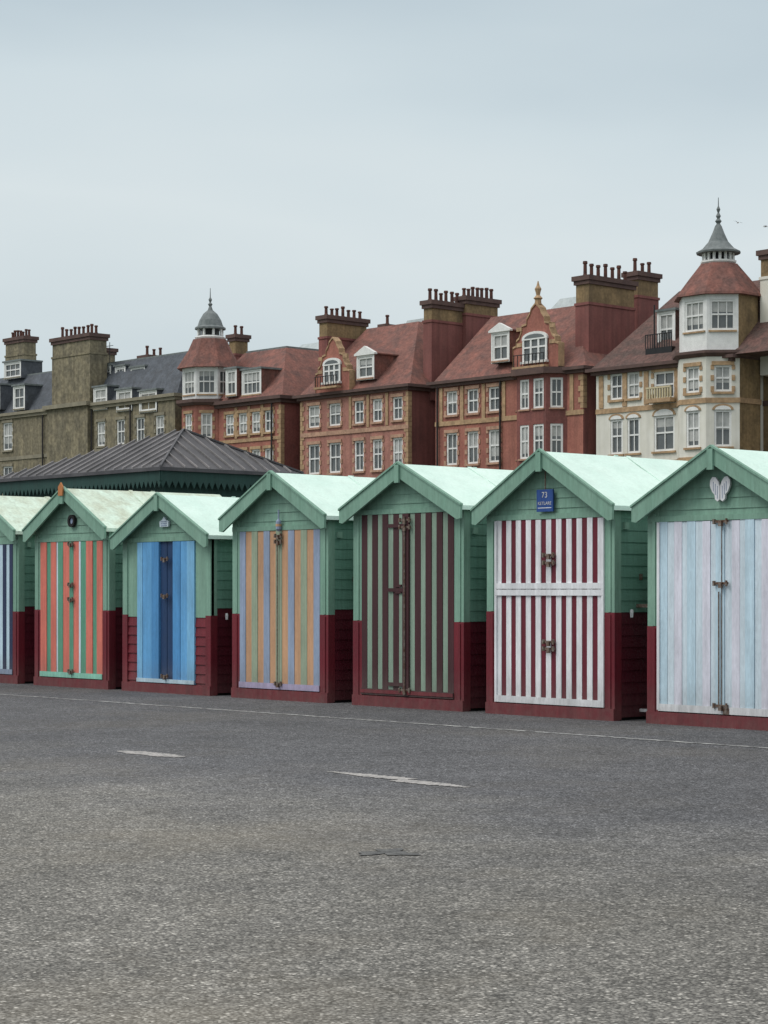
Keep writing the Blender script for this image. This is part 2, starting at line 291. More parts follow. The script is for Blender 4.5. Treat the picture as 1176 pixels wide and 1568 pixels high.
# ------------------------------------------------------------------ ground
def asphalt():
    m=bpy.data.materials.new('asphalt'); m.use_nodes=True; nt=m.node_tree; N=nt.nodes; L=nt.links
    b=N['Principled BSDF']; b.inputs['Roughness'].default_value=.85; b.inputs['Specular IOR Level'].default_value=.25
    tc=N.new('ShaderNodeTexCoord')
    def noise(sc,det=4,ro=.6,vec=None):
        n=N.new('ShaderNodeTexNoise'); n.inputs['Scale'].default_value=sc; n.inputs['Detail'].default_value=det; n.inputs['Roughness'].default_value=ro
        L.new(vec or tc.outputs['Object'],n.inputs['Vector']); return n
    def rng(sock,a,b_,c,d):
        r=N.new('ShaderNodeMapRange'); r.inputs[1].default_value=a; r.inputs[2].default_value=b_; r.inputs[3].default_value=c; r.inputs[4].default_value=d
        L.new(sock,r.inputs[0]); return r.outputs[0]
    def math_(op,a,b_):
        r=N.new('ShaderNodeMath'); r.operation=op
        for i,x in enumerate((a,b_)):
            if isinstance(x,(int,float)): r.inputs[i].default_value=x
            else: L.new(x,r.inputs[i])
        return r.outputs[0]
    sep=N.new('ShaderNodeSeparateXYZ'); L.new(tc.outputs['Object'],sep.inputs[0])
    big=noise(.35,6,.65); wob=rng(big.outputs['Fac'],.3,.7,-1.6,1.6)
    y=math_('ADD',sep.outputs['Y'],wob)
    band=rng(y,6.0,9.4,0,1)         # paler, sandier surface on the sea side; newer dark surfacing by the huts
    mx=N.new('ShaderNodeMix'); mx.data_type='RGBA'; mx.inputs['A'].default_value=(.186,.178,.161,1); mx.inputs['B'].default_value=(.114,.114,.119,1)
    L.new(band,mx.inputs['Factor'])
    v=N.new('ShaderNodeTexVoronoi'); v.inputs['Scale'].default_value=85; L.new(tc.outputs['Object'],v.inputs['Vector'])
    sc=N.new('ShaderNodeSeparateColor'); L.new(v.outputs['Color'],sc.inputs[0])
    stone=rng(sc.outputs[0],0,1,.48,1.42)
    pale=rng(sc.outputs[1],.88,.94,0,1.3)
    edge=rng(v.outputs['Distance'],.2,.75,1,.45)
    v2=N.new('ShaderNodeTexVoronoi'); v2.inputs['Scale'].default_value=24; L.new(tc.outputs['Object'],v2.inputs['Vector'])
    sc2=N.new('ShaderNodeSeparateColor'); L.new(v2.outputs['Color'],sc2.inputs[0])
    mid=rng(sc2.outputs[0],0,1,.84,1.14)
    patch=rng(noise(1.3,9,.75).outputs['Fac'],.32,.68,.80,1.18)
    patch2=rng(noise(.22,4,.6).outputs['Fac'],.35,.65,.84,1.13)
    clump=rng(noise(9,5,.7).outputs['Fac'],.3,.7,.82,1.17)
    k=math_('MULTIPLY',math_('ADD',stone,pale),edge)
    for q in (mid,patch,patch2,clump): k=math_('MULTIPLY',k,q)
    k=math_('MULTIPLY',k,1.25)
    pit=rng(noise(5,3,.5).outputs['Fac'],.70,.76,1,.55); k=math_('MULTIPLY',k,pit)
    vm=N.new('ShaderNodeVectorMath'); vm.operation='SCALE'; L.new(mx.outputs['Result'],vm.inputs[0]); L.new(k,vm.inputs['Scale'])
    sand=N.new('ShaderNodeMix'); sand.data_type='RGBA'; sand.inputs['B'].default_value=(.225,.19,.135,1)
    near=rng(sep.outputs['Y'],4.5,9.5,1,.35)
    sf=math_('MULTIPLY',rng(noise(.5,7).outputs['Fac'],.50,.75,0,.45),near)
    L.new(vm.outputs[0],sand.inputs['A']); L.new(sf,sand.inputs['Factor'])
    L.new(sand.outputs['Result'],b.inputs['Base Color'])
    bp=N.new('ShaderNodeBump'); bp.inputs['Strength'].default_value=.6; bp.inputs['Distance'].default_value=.006; bp.invert=True
    L.new(v.outputs['Distance'],bp.inputs['Height']); L.new(bp.outputs[0],b.inputs['Normal'])
    return m
AS=asphalt()
def sheet(name,mat,pts,z):
    me=bpy.data.meshes.new(name); me.from_pydata([(x,y,z) for x,y in pts],[],[tuple(range(len(pts)))]); me.materials.append(mat)
    o=bpy.data.objects.new(name,me); bpy.context.collection.objects.link(o); return o
sheet('asphalt_promenade',AS,[(-900,-300),(900,-300),(900,900),(-900,900)],0)
grass=M('lawn_grass',(.06,.10,.03),(.045,.075,.025),scale=2,bump=.5)
sheet('lawn',grass,[(-300,38),(300,38),(300,82),(-300,82)],.006)
def wornmat(name,c,lo,hi,sc=14,base=(.14,.14,.14)):
    return M(name,c,base,scale=sc,lo=lo,hi=hi,rough=.8,grime=.4,gscale=6,fine=.35,bscale=80)
wl=wornmat('worn_line_paint',(.42,.42,.41),.42,.62,7,(.14,.14,.142)); wm=wornmat('road_marking_paint',(.38,.36,.345),.48,.68,18,(.19,.19,.185))
def strip(name,mat,x0,x1,y,w,n,z,taper=None,jit=.2):
    vs=[];fs=[]
    for i in range(n+1):
        t=i/n; x=x0+(x1-x0)*t; ww=w*(taper(t) if taper else 1)
        vs+= [(x,y-ww/2+random.uniform(-jit,jit)*w,z),(x,y+ww/2+random.uniform(-jit,jit)*w,z)]
    for i in range(n): fs.append((2*i,2*i+2,2*i+3,2*i+1))
    me=bpy.data.meshes.new(name); me.from_pydata(vs,[],fs); me.materials.append(mat)
    o=bpy.data.objects.new(name,me); bpy.context.collection.objects.link(o)
strip('painted_edge_line',wl,-60,20,13.75,.065,1600,.004,jit=.3)
tp=lambda t: min(1,.25+3*t,.25+3*(1-t))
strip('road_marking',wm,-13.85,-13.0,9.58,.22,60,.004,tp,.12)
strip('road_marking',wm,-11.25,-10.4,9.60,.16,60,.004,lambda t:min(1,.2+1.6*t),.14)
strip('road_marking',wm,-10.42,-9.72,9.51,.16,50,.0041,lambda t:min(1,.2+2*(1-t)),.14)
tar=M('tar',(.06,.06,.06),(.13,.13,.125),scale=22,rough=.8,fine=.3,bscale=90)
pts=[]
for k in range(40):
    a=2*math.pi*k/40; r=1+.35*math.sin(3*a+1)+.25*math.sin(7*a)+random.uniform(-.15,.15)
    pts.append((-7.56+.12*r*math.cos(a),6.84+.12*r*math.sin(a)))
sheet('tar_patch',tar,pts,.004)

# ------------------------------------------------------------------ shelter pavilion behind huts
slate=M('shelter_metal_roof',(.095,.093,.098),(.065,.064,.07),scale=2,rough=.6,grime=.2)
seam=M('roof_seam_pale',(.27,.255,.255),(.15,.145,.145),scale=1.3)
dkgreen=paint('dark_green_ironwork',(.025,.07,.06))
T=Thing('seafront_shelter')
k=1.35; u0=-29.4*k; v0=21.2*k; ML=5.5*k+.4; LL=3.25*k; ez=EYE+(3.5-EYE)*k
A=(u0-1.5*k,v0+1.6*k,EYE+(4.31-EYE)*k); A2=(A[0]-.5,A[1],A[2]-.02)
P=[(u0-ML,v0,ez),(u0,v0,ez),(u0,v0+LL,ez),(u0-ML,v0+LL,ez)]
T.add('roof',slate,P+[A2,A],[(0,1,5,4),(1,2,5),(2,3,4,5),(3,0,4),(0,3,2,1)])
T.box('roof_edge',slate,u0-ML-.05,u0+.05,v0-.05,v0+LL+.05,ez-.09,ez-.004)
def seamline(p,q,w=.05,mt=None,part='roof_seams'):
    p=Vector(p);q=Vector(q); d=(q-p).normalized(); s=Vector((1,0,0)) if abs(d.y)>abs(d.x) else Vector((0,1,0))
    up=Vector((0,0,.045)); a=[p-s*w/2,p+s*w/2,q+s*w/2,q-s*w/2]
    T.add(part,mt or seam,[tuple(x) for x in a]+[tuple(x+up) for x in a],[(0,1,5,4),(1,2,6,5),(2,3,7,6),(3,0,4,7),(4,5,6,7)])
n=20
for i in range(1,n):
    x=u0-ML*i/n
    if x>A[0]: t=(u0-x)/(u0-A[0])
    elif x<A2[0]: t=(x-(u0-ML))/(A2[0]-(u0-ML))
    else: t=1
    seamline((x,v0,ez),(x,v0+(A[1]-v0)*t,ez+(A[2]-ez)*t),.055)
for i in range(1,12):
    y=v0+LL*i/12
    t=(y-v0)/(A[1]-v0) if y<A[1] else (v0+LL-y)/(v0+LL-A[1])
    seamline((u0,y,ez),(u0+(A[0]-u0)*t,y,ez+(A[2]-ez)*t),.03)
for cc in ((u0,v0,ez),(u0,v0+LL,ez)): seamline(cc,A,.09,slate,'hip_ridges')
nv=44
for i in range(nv):
    x0=u0-ML+ML*i/nv; x1=x0+ML/nv; xm=(x0+x1)/2
    T.prism('valance',dkgreen,[(x0,ez-.09),(x0,ez-.32),(xm,ez-.5),(x1,ez-.32),(x1,ez-.09)],v0+.02,v0+.05)
nv=24
for i in range(nv):
    y0=v0+LL*i/nv; y1=y0+LL/nv; ym=(y0+y1)/2
    T.prismx('valance',dkgreen,[(y0,ez-.09),(y0,ez-.32),(ym,ez-.5),(y1,ez-.32),(y1,ez-.09)],u0-.05,u0-.02)
for i in range(7):
    for vv in (v0+.4,v0+LL-.4):
        T.lathe('columns',dkgreen,u0-.4-(ML-.8)*i/6,vv,[(.12,0),(.07,.4),(.06,ez-.9),(.12,ez-.6),(.14,ez-.1)],8)
T.box('back_screen',dkgreen,u0-ML+.5,u0-.5,v0+LL/2,v0+LL/2+.08,0,ez-.1)
T.box('frieze',dkgreen,u0-ML+.3,u0-.3,v0+.3,v0+LL-.3,ez-.75,ez-.1)
T.build()

# ------------------------------------------------------------------ town buildings
BK=dict(grime=.35,gcol=(.11,.07,.06),streak=.2)
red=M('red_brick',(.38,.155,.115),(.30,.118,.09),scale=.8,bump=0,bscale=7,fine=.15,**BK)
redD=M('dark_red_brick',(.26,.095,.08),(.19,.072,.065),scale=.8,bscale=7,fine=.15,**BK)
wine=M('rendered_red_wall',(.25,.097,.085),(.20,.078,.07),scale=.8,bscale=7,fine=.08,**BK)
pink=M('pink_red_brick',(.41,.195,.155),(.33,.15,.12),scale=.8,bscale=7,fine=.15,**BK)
tan=M('tan_stone',(.46,.31,.18),(.37,.245,.145),scale=1.5,grime=.35,fine=.2,bscale=5)
salmon=M('salmon_stone',(.47,.29,.20),(.39,.235,.165),scale=1.5,grime=.3,fine=.2,bscale=5)
tanb=M('yellow_brick',(.28,.195,.10),(.20,.14,.075),scale=1.2,grime=.45,fine=.2,bscale=6,streak=.2)
cream=M('cream_render',(.74,.72,.65),(.66,.64,.56),scale=1,grime=.2,fine=.04,gcol=(.34,.31,.24),streak=.1)
creamY=M('yellow_cream_render',(.60,.53,.36),(.52,.44,.28),scale=1,grime=.25,fine=.05,gcol=(.28,.22,.14),streak=.12)
stone=M('grey_stone',(.25,.215,.14),(.165,.145,.10),scale=1.2,grime=.4,fine=.3,bscale=4,streak=.25)
stoneL=M('pale_stone_trim',(.29,.26,.19),(.21,.19,.14),scale=1.5,grime=.3)
wood=M('white_joinery',(.80,.80,.78),(.72,.72,.70),scale=3,grime=.1)
glass=M('window_glass',(.07,.08,.085),(.14,.15,.15),scale=.6,rough=.12,spec=.6,grime=0)
blind=M('net_curtain',(.50,.50,.48),(.36,.37,.36),scale=2)
tile=M('red_clay_tile',(.235,.10,.078),(.15,.076,.064),scale=1.3,grime=.55,gcol=(.075,.06,.055),fine=.25,bscale=6,streak=.15)
tileD=M('brown_clay_tile',(.14,.075,.064),(.09,.06,.052),scale=1.3,grime=.5,fine=.3,bscale=6)
slt=M('roof_slate',(.10,.112,.13),(.07,.078,.09),scale=1.5,grime=.4,fine=.25,bscale=6)
lead=M('lead_grey',(.20,.22,.22),(.14,.16,.16),scale=3)
pot=M('terracotta_pot',(.13,.055,.04),(.07,.035,.03),scale=4)
corn=M('brown_cornice',(.13,.082,.07),(.095,.06,.055),scale=2)
iron=M('black_iron',(.02,.02,.022),rough=.5)
glaz=M('roof_glazing',(.45,.5,.5),(.35,.4,.4),scale=2,rough=.3)
pipe=M('drainpipe',(.035,.03,.03),rough=.6)

def window(B,fr,s0,s1,z0,z1,bars=1,style='tan',wood_=None):
    w=wood_ or wood; r=-.12; fw=.13
    B.fbox('window_glass',glass,fr,s0,s1,r-.06,r-.02,z0,z1)
    for a,b,c,d in ((s0,s0+fw,z0,z1),(s1-fw,s1,z0,z1),(s0+fw,s1-fw,z0,z0+fw),(s0+fw,s1-fw,z1-fw,z1)):
        B.fbox('window_frames',w,fr,a,b,r-.01,r+.08,c,d)
    zm=z0+(z1-z0)*.52
    B.fbox('window_frames',w,fr,s0+fw,s1-fw,r-.005,r+.06,zm-.05,zm+.05)
    for i in range(1,bars+1):
        x=s0+(s1-s0)*i/(bars+1); B.fbox('window_frames',w,fr,x-.03,x+.03,r-.008,r+.05,z0+fw,z1-fw)
    if random.random()<.6:
        q=random.uniform(.2,.9); B.fbox('net_curtains',blind,fr,s0+fw,s1-fw,r-.019,r-.012,z1-fw-(z1-z0-2*fw)*q,z1-fw)
    if style=='tan':
        B.fbox('window_heads',B.trim,fr,s0-.14,s1+.14,.003,.1,z1,z1+.22)
        B.fbox('window_sills',B.trim,fr,s0-.14,s1+.14,.003,.14,z0-.14,z0)
        k=0; z=z0
        while z<z1-.05:
            z2=min(z+.32,z1-.002)
            if k%2==0:
                B.fbox('window_quoins',B.trim,fr,s0-.2,s0-.002,.004,.05,z+.002,z2)
                B.fbox('window_quoins',B.trim,fr,s1+.002,s1+.2,.004,.05,z+.002,z2)
            z=z2+.002;k+=1
    elif style=='arch':
        B.fbox('window_sills',B.trim,fr,s0-.12,s1+.12,.003,.12,z0-.12,z0)
        P=lambda a,n,z:(fr[0]+fr[2]*a+fr[3]*n, fr[1]+fr[3]*a-fr[2]*n, z)
        c=(s0+s1)/2; R=(s1-s0)/2+.12; vs=[]
        for n_ in (.06,.003):
            for i in range(9):
                t=math.pi*i/8; vs.append(P(c-R*math.cos(t),n_,z1+R*.55*math.sin(t)))
        B.add('window_arches',B.trim,vs,[tuple(range(8,-1,-1))]+[(i,i+1,i+10,i+9) for i in range(8)])
        vs=[P(c-(R-.16)*math.cos(math.pi*i/8),.065,z1+.002+(R-.16)*.5*math.sin(math.pi*i/8)) for i in range(9)]
        B.add('arch_infill',wood,vs,[tuple(range(8,-1,-1))])
    elif style=='plain':
        B.fbox('window_sills',w,fr,s0-.08,s1+.08,.003,.1,z0-.1,z0)
def wall(B,fr,Lg,z0,z1,ops,part,mat,bars=1,style='tan'):
    ss=sorted({0,Lg,*[o[0] for o in ops],*[o[1] for o in ops]}); zs=sorted({z0,z1,*[o[2] for o in ops],*[o[3] for o in ops]})
    P=lambda a,n,z:(fr[0]+fr[2]*a+fr[3]*n, fr[1]+fr[3]*a-fr[2]*n, z)
    for i in range(len(ss)-1):
        for j in range(len(zs)-1):
            cs=(ss[i]+ss[i+1])/2; cz=(zs[j]+zs[j+1])/2
            if any(o[0]<cs<o[1] and o[2]<cz<o[3] for o in ops): continue
            B.add(part,mat,[P(ss[i],0,zs[j]),P(ss[i+1],0,zs[j]),P(ss[i+1],0,zs[j+1]),P(ss[i],0,zs[j+1])],[(0,1,2,3)])
    for o in ops:
        a,b,c,d=o[:4]; r=-.2
        B.add(part,mat,[P(a,0,c),P(b,0,c),P(b,0,d),P(a,0,d),P(a,r,c),P(b,r,c),P(b,r,d),P(a,r,d)],[(0,4,5,1),(1,5,6,2),(2,6,7,3),(3,7,4,0)])
        st=style
        if style=='mixE': st='arch' if d<12.5 else 'tan'
        window(B,fr,a,b,c,d,bars,st)
def body(B,u0,u1,v0,v1,z0,z1,ops,mat,part='walls',style='tan',sidemat=None,bars=1):
    sm=sidemat or mat; sp='side_walls' if sidemat else part
    wall(B,(u0,v0,1,0),u1-u0,z0,z1,[(a-u0,b-u0,c,d) for a,b,c,d in ops],part,mat,bars,style)
    wall(B,(u1,v0,0,1),v1-v0,z0,z1,[],sp,sm); wall(B,(u1,v1,-1,0),u1-u0,z0,z1,[],sp,sm); wall(B,(u0,v1,0,-1),v1-v0,z0,z1,[],sp,sm)
def cornice(B,u0,u1,v0,v1,z,h,o,mat,part='cornice'):
    B.box(part,mat,u0-o*.5,u1+o*.5,v0-o*.5,v1,z,z+h*.5); B.box(part,mat,u0-o,u1+o,v0-o,v1,z+h*.5+.002,z+h)
def band(B,u0,u1,v0,z,h,mat,part='string_course',o=.08): B.box(part,mat,u0+.01,u1+o,v0-o,v0-.003,z,z+h)
def quoins(B,u,v0,z0,z1,mat,side=1):
    z=z0;k=0
    while z<z1-.1:
        e=.38 if k%2 else .2; a,b=(u-e,u+.05) if side>0 else (u-.05,u+e)
        B.box('quoins',mat,a,b,v0-.05,v0+.3,z,min(z+.33,z1)); z+=.35;k+=1
def pil(B,u,v0,z0,z1,mat,w=.34):
    B.box('pilasters',mat,u-w/2,u+w/2,v0-.07,v0-.003,z0,z1)
def stack(B,u,v,wu,lv,z0,z1,npots,m1=None,m2=None,pots=.75,split=None):
    m1=m1 or redD; m2=m2 or tanb; split=split if split is not None else z1-1.6
    B.box('chimney_shafts',m1,u,u+wu,v,v+lv,z0,split); B.box('chimney_heads',m2,u+.03,u+wu-.03,v+.03,v+lv-.03,split,z1-.55)
    B.box('chimney_bands',m1,u-.06,u+wu+.06,v-.06,v+lv+.06,split-.12,split+.05)
    B.box('chimney_caps',corn,u-.08,u+wu+.08,v-.08,v+lv+.08,z1-.55,z1-.3); B.box('chimney_caps',corn,u-.18,u+wu+.18,v-.18,v+lv+.18,z1-.298,z1)
    longv=lv>wu
    for i in range(npots):
        t=(i+.5)/npots; x=u+wu/2 if longv else u+wu*t; y=v+lv*t if longv else v+lv/2
        h=pots*random.uniform(.75,1.15); x+=random.uniform(-.05,.05)
        B.lathe('chimney_pots',pot,x,y,[(.15,z1),(.15,z1+.1),(.12,z1+.14),(.11,z1+h*.8),(.16,z1+h*.84),(.14,z1+h)],8)
def dormer(B,u0,u1,v,z0,z1,vback,rmat,ped=True,bars=1):
    fr=(u0,v,1,0); L=u1-u0
    wall(B,fr,L,z0,z1,[(.14,L-.14,z0+.15,z1-.12)],'dormer_fronts',wood,bars,'plain')
    wall(B,(u1,v,0,1),vback-v,z0,z1,[],'dormer_cheeks',rmat); wall(B,(u0,vback,0,-1),vback-v,z0,z1,[],'dormer_cheeks',rmat)
    if ped: 
        B.prism('dormer_roofs',wood,[(u0-.15,z1),(u1+.15,z1),(u1+.15,z1+.12),((u0+u1)/2,z1+.12+L*.28),(u0-.15,z1+.12)],v-.12,v+.15)
        B.prism('dormer_roof_slopes',rmat,[(u0-.13,z1+.01),(u1+.13,z1+.01),(u1+.13,z1+.1),((u0+u1)/2,z1+.1+L*.27),(u0-.13,z1+.1)],v+.15,vback)
    else: B.box('dormer_roofs',lead,u0-.12,u1+.12,v-.12,vback,z1,z1+.14)
def dutch(B,u0,u1,v,z0,z1,mat,trim,winw,wz0,wz1,fin=True):
    w=u1-u0;c=(u0+u1)/2;h=z1-z0
    half=[(.5,0),(.5,.36),(.43,.38),(.42,.46),(.36,.5),(.31,.6),(.30,.68),(.2,.7),(.19,.78),(.12,.86),(.1,.92)]
    poly=[(c+w*x,z0+h*y) for x,y in half]+[(c,z1)]+[(c-w*x,z0+h*y) for x,y in reversed(half)]
    B.prism('dutch_gable',mat,poly,v,v+.45)
    for i in range(len(poly)-1):
        p,q=poly[i],poly[i+1]
        if abs(p[1]-q[1])<.01 and p[1]<z0+.01: continue
        B.prism('gable_coping',trim,[p,q,(q[0]+(.001 if q[0]>c else -.001),q[1]+.12),(p[0],p[1]+.12)],v-.07,v+.5)
    for zz in (z0+h*.38,z0+h*.62): B.box('gable_blocks',trim,c-w*.42,c-w*.3,v-.05,v-.003,zz,zz+.25); B.box('gable_blocks',trim,c+w*.3,c+w*.42,v-.05,v-.003,zz,zz+.25)
    B.box('gable_bay',wood,c-winw/2-.12,c+winw/2+.12,v-.3,v-.003,wz0-.15,wz0)
    nb=2
    B.box('gable_windows',glass,c-winw/2,c+winw/2,v-.06,v-.03,wz0,wz1)
    B.prism('gable_window_head',wood,[(c-winw/2-.1,wz1)]+[(c+(winw/2+.1)*math.cos(math.pi-math.pi*i/8),wz1+.12+.4*math.sin(math.pi*i/8)) for i in range(9)]+[(c+winw/2+.1,wz1)],v-.16,v-.003)
    B.prism('gable_fanlight',glass,[(c+(winw/2-.12)*math.cos(math.pi-math.pi*i/8),wz1+.1+.26*math.sin(math.pi*i/8)) for i in range(9)],v-.17,v-.161)
    for i in range(nb+2):
        x=c-winw/2+winw*i/(nb+1); B.box('gable_window_frames',wood,x-.07,x+.07,v-.14,v-.061,wz0,wz1)
    zm=(wz0+wz1)/2+.2; B.box('gable_window_frames',wood,c-winw/2,c+winw/2,v-.13,v-.062,zm-.05,zm+.05)
    for i in range(9):
        x=c-winw/2-.3+(winw+.6)*i/8; B.box('balcony_rail',iron,x-.02,x+.02,v-.7,v-.66,wz0-.35,wz0+.35)
    B.box('balcony_rail',iron,c-winw/2-.35,c+winw/2+.35,v-.71,v-.65,wz0+.35,wz0+.4); B.box('balcony_slab',trim,c-winw/2-.4,c+winw/2+.4,v-.75,v-.31,wz0-.5,wz0-.36)
    if fin: B.lathe('gable_finial',trim,c,v+.2,[(.22,z1),(.2,z1+.3),(.3,z1+.4),(.12,z1+.6),(.16,z1+.8),(.22,z1+1.0),(.1,z1+1.2),(.03,z1+1.5)],8)
UP=(13.1,14.7); LO=(9.75,11.9); L2=(5.9,8.3); L3=(2.0,4.6)
def cols(pxs,w,V=95.0,levels=(UP,LO,L2,L3)):
    return [(su(p,V)-w/2,su(p,V)+w/2,a,b) for p in pxs for a,b in levels]
def octo(B,cx,cy,r,z0,z1,winz,part,mat,style='plain',faces=(5,6,7),frac=.7,bars=1,sidered=None):
    ph=math.pi/8
    pts=[(cx+r*math.cos(ph+i*math.pi/4),cy+r*math.sin(ph+i*math.pi/4)) for i in range(8)]
    for i in range(8):
        p=pts[i];q=pts[(i+1)%8]; L=math.hypot(q[0]-p[0],q[1]-p[1]); fr=(p[0],p[1],(q[0]-p[0])/L,(q[1]-p[1])/L)
        ops=[(L*(1-frac)/2,L*(1+frac)/2,a,b) for a,b in winz] if i in faces else []
        mm=mat; pp=part
        if sidered and i in (7,0,1): mm=sidered; pp='tower_side_walls'
        wall(B,fr,L,z0,z1,ops,pp,mm,bars,style)
    return pts

# ---- A : stone building, far left
B=Thing('stone_apartment_building'); B.trim=stoneL
uL,uR=su(-160),su(268)
z1=16.3
ops=cols([12,-30,-70,-110],1.5,levels=((13.6,16.0),(9.6,12.2),(5.6,8.2)))+cols([155,185,215,245],1.1,levels=((13.2,15.2),(9.6,11.6),(5.6,8.2)))
body(B,uL,uR,95,108,0,z1,ops,stone)
cornice(B,uL,uR,95,108,z1,.5,.35,stoneL); band(B,uL,uR,95,12.7,.3,stoneL)
B.frustum('mansard_roof',slt,(uL,uR,95.2,108),z1+.5,(uL+1,uR-1.5,97.4,106),20.3)
B.box('roof_flat',lead,uL+1,uR-1.5,97.4,106,20.3,20.42)
for p0,p1,yt,yb in ((143,164,594,632),(178,202,598,634),(213,240,600,636),(20,38,592,632),(-20,0,592,632)):
    dormer(B,su(p0,94.9),su(p1,94.9),94.9,sz(p0,yb,94.9)+.15,sz(p0,yt,94.9),97.5,slt,False,bars=1)
for p0,p1,ya,yb in ((6,32,582,556),(150,170,582,562),(176,192,582,562),(200,222,584,564)):
    dormer(B,su(p0,96.8),su(p1,96.8),96.8,sz(p0,ya,96.8),sz(p0,yb,96.8),99,slt,False,bars=2)
ua,ub=su(72,94.6),su(134,94.6)
B.box('chimney_breast',stone,ua,ub,94.6,97.0,9,sz(72,628,94.6)); B.box('chimney_breast_ledge',stoneL,ua-.3,ub+.25,94.3,97.2,sz(72,628,94.6),sz(72,622,94.6))
stack(B,ua+.3,94.9,ub-ua-.4,1.7,sz(72,622,94.6),sz(72,519,94.6),9,m1=stone,m2=stone,pots=.9)
stack(B,su(8,100),100,3.2,1.3,18,sz(8,519,100),7,m1=stoneL,m2=stone,pots=.7)
stack(B,su(214,98),98,1.2,2.0,17,sz(214,545,98),3,m1=stone,m2=tileD)
stack(B,su(140,99),99,1.0,1.8,17,sz(140,533,99),0,m1=stone,m2=stone)
for p in (66,141,200): 
    x=su(p,94.9); B.lathe('drainpipes',pipe,x,94.85,[(.07,0),(.07,z1)],6)
x=su(168,98); B.lathe('tv_aerial',iron,x,98,[(.03,20),(.03,sz(168,524,98))],5)
for dz in (0,.3,.6): B.box('tv_aerial_bars',iron,x-.5,x+.5,97.98,98.02,sz(168,530,98)-dz,sz(168,530,98)-dz+.04)
B.build()
B=Thing('slate_roofed_house'); B.trim=stoneL
u0,u1=su(236,101),su(300,101)
body(B,u0,u1,101,110,0,17.2,[(u0+1+2.0*i,u0+2+2.0*i,14.6,16.4) for i in range(3)],stone)
B.frustum('roof',tileD,(u0-.2,u1+.2,100.8,110),17.2,(u0+1,u1-1,104,108),sz(262,566,104))
stack(B,su(262,104),104,1.6,.9,17,sz(262,566,104)+.3,3,m1=stone,m2=stone)
B.build()

# ---- D : red brick with turret
B=Thing('red_brick_apartment_building'); B.trim=tan
u0,u1=su(296),su(430); z1=15.2
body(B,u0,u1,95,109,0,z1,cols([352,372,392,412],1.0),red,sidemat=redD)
cornice(B,u0,u1,95,109,z1,.5,.5,corn); band(B,u0,u1,95,12.5,.25,tan); quoins(B,u1,95,0,z1-.1,tan)
for p in (362,382,402): pil(B,su(p),95,12.8,z1-.05,tan,.3)
B.frustum('roof',tile,(u0-.2,u1+.3,94.9,109),z1+.5,(su(374,99),su(438,99),99,106.5),19.9)
B.box('roof_flat',lead,su(374,99)+.1,su(438,99)-.1,99.1,106.4,19.9,20.05)
tc_,tv=su(322,95.8),95.8
octo(B,tc_,tv,2.25,0,15.5,[(13.0,14.9),(9.7,11.8),(6,8.2)],'turret_walls',red,'tan',frac=.5)
B.lathe('turret_cornice',corn,tc_,tv,[(2.5,15.5),(2.7,15.7),(2.7,15.95)],8,math.pi/8)
octo(B,tc_,tv,2.2,15.95,18.45,[(16.35,18.2)],'turret_upper',wood,'plain',frac=.82,bars=2)
B.lathe('turret_roof',tile,tc_,tv,[(2.65,18.4),(2.55,18.55),(1.75,19.8),(1.35,20.7)],8,math.pi/8)
B.lathe('cupola_base',wood,tc_,tv,[(1.15,20.7),(1.25,20.85),(1.05,20.95),(.95,21.0)],8,math.pi/8)
for i in range(8):
    a=math.pi/8+i*math.pi/4; B.box('cupola_posts',wood,tc_+.95*math.cos(a)-.07,tc_+.95*math.cos(a)+.07,tv+.95*math.sin(a)-.07,tv+.95*math.sin(a)+.07,21.0,21.5)
B.lathe('cupola_core',iron,tc_,tv,[(.7,21.0),(.7,21.5)],8)
B.lathe('cupola_dome',lead,tc_,tv,[(1.2,21.5),(1.2,21.62),(1.0,21.75),(.85,22.2),(.55,22.7),(.2,23.0),(.1,23.3),(.18,23.45),(.06,23.6),(.14,23.8),(.04,24.0),(.02,24.7)],16)
dormer(B,su(347),su(364),94.9,16.0,18.1,98,tile,False); dormer(B,su(370,95.2),su(400,95.2),95.2,15.9,17.9,98,tile,False,bars=3)
stack(B,su(350,101),101,.9,1.3,19,sz(350,513,101),2)
B.frustum('rear_skylight',glaz,(su(440,103),su(440,103)+4.2,103,105.5),19.9,(su(440,103)+.6,su(440,103)+3.6,104,104.6),20.9)
B.lathe('drainpipes',pipe,u1-.9,94.85,[(.07,0),(.07,z1)],6); B.lathe('drainpipes',pipe,u1+.12,97.5,[(.07,0),(.07,z1)],6)
B.build()

# ---- C
B=Thing('red_brick_apartment_building'); B.trim=salmon
u0,u1=su(461),su(625); z1=15.1
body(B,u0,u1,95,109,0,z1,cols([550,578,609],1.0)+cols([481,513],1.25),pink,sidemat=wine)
cornice(B,u0,u1,95,109,z1,.4,.45,corn); band(B,u0,u1,95,12.45,.3,salmon); band(B,u0,u1,95,8.9,.3,salmon); quoins(B,u1,95,0,z1-.1,tan); quoins(B,u0,95,0,z1-.1,salmon,-1)
for p in (537,564,593): pil(B,su(p),95,12.8,z1-.05,tan,.26)
B.frustum('roof',tile,(u0-.1,u1+.3,94.9,109),z1+.4,(su(562,100.2),su(641,100.2),100.2,106),sz(600,498,100.2))
dutch(B,su(484,94.8),su(536,94.8),94.8,15.4,sz(505,519,94.8),red,tan,1.7,16.2,sz(500,552,94.8)-.4,fin=False)
dormer(B,su(546,95.2),su(573,95.2),95.2,sz(550,583,95.2),sz(550,545,95.2),99,tile,True,bars=1)
stack(B,su(488,97),97,.95,3.9,15,sz(488,484,97),7)
stack(B,su(583,103),103,.5,.9,19,sz(583,497,103),1)
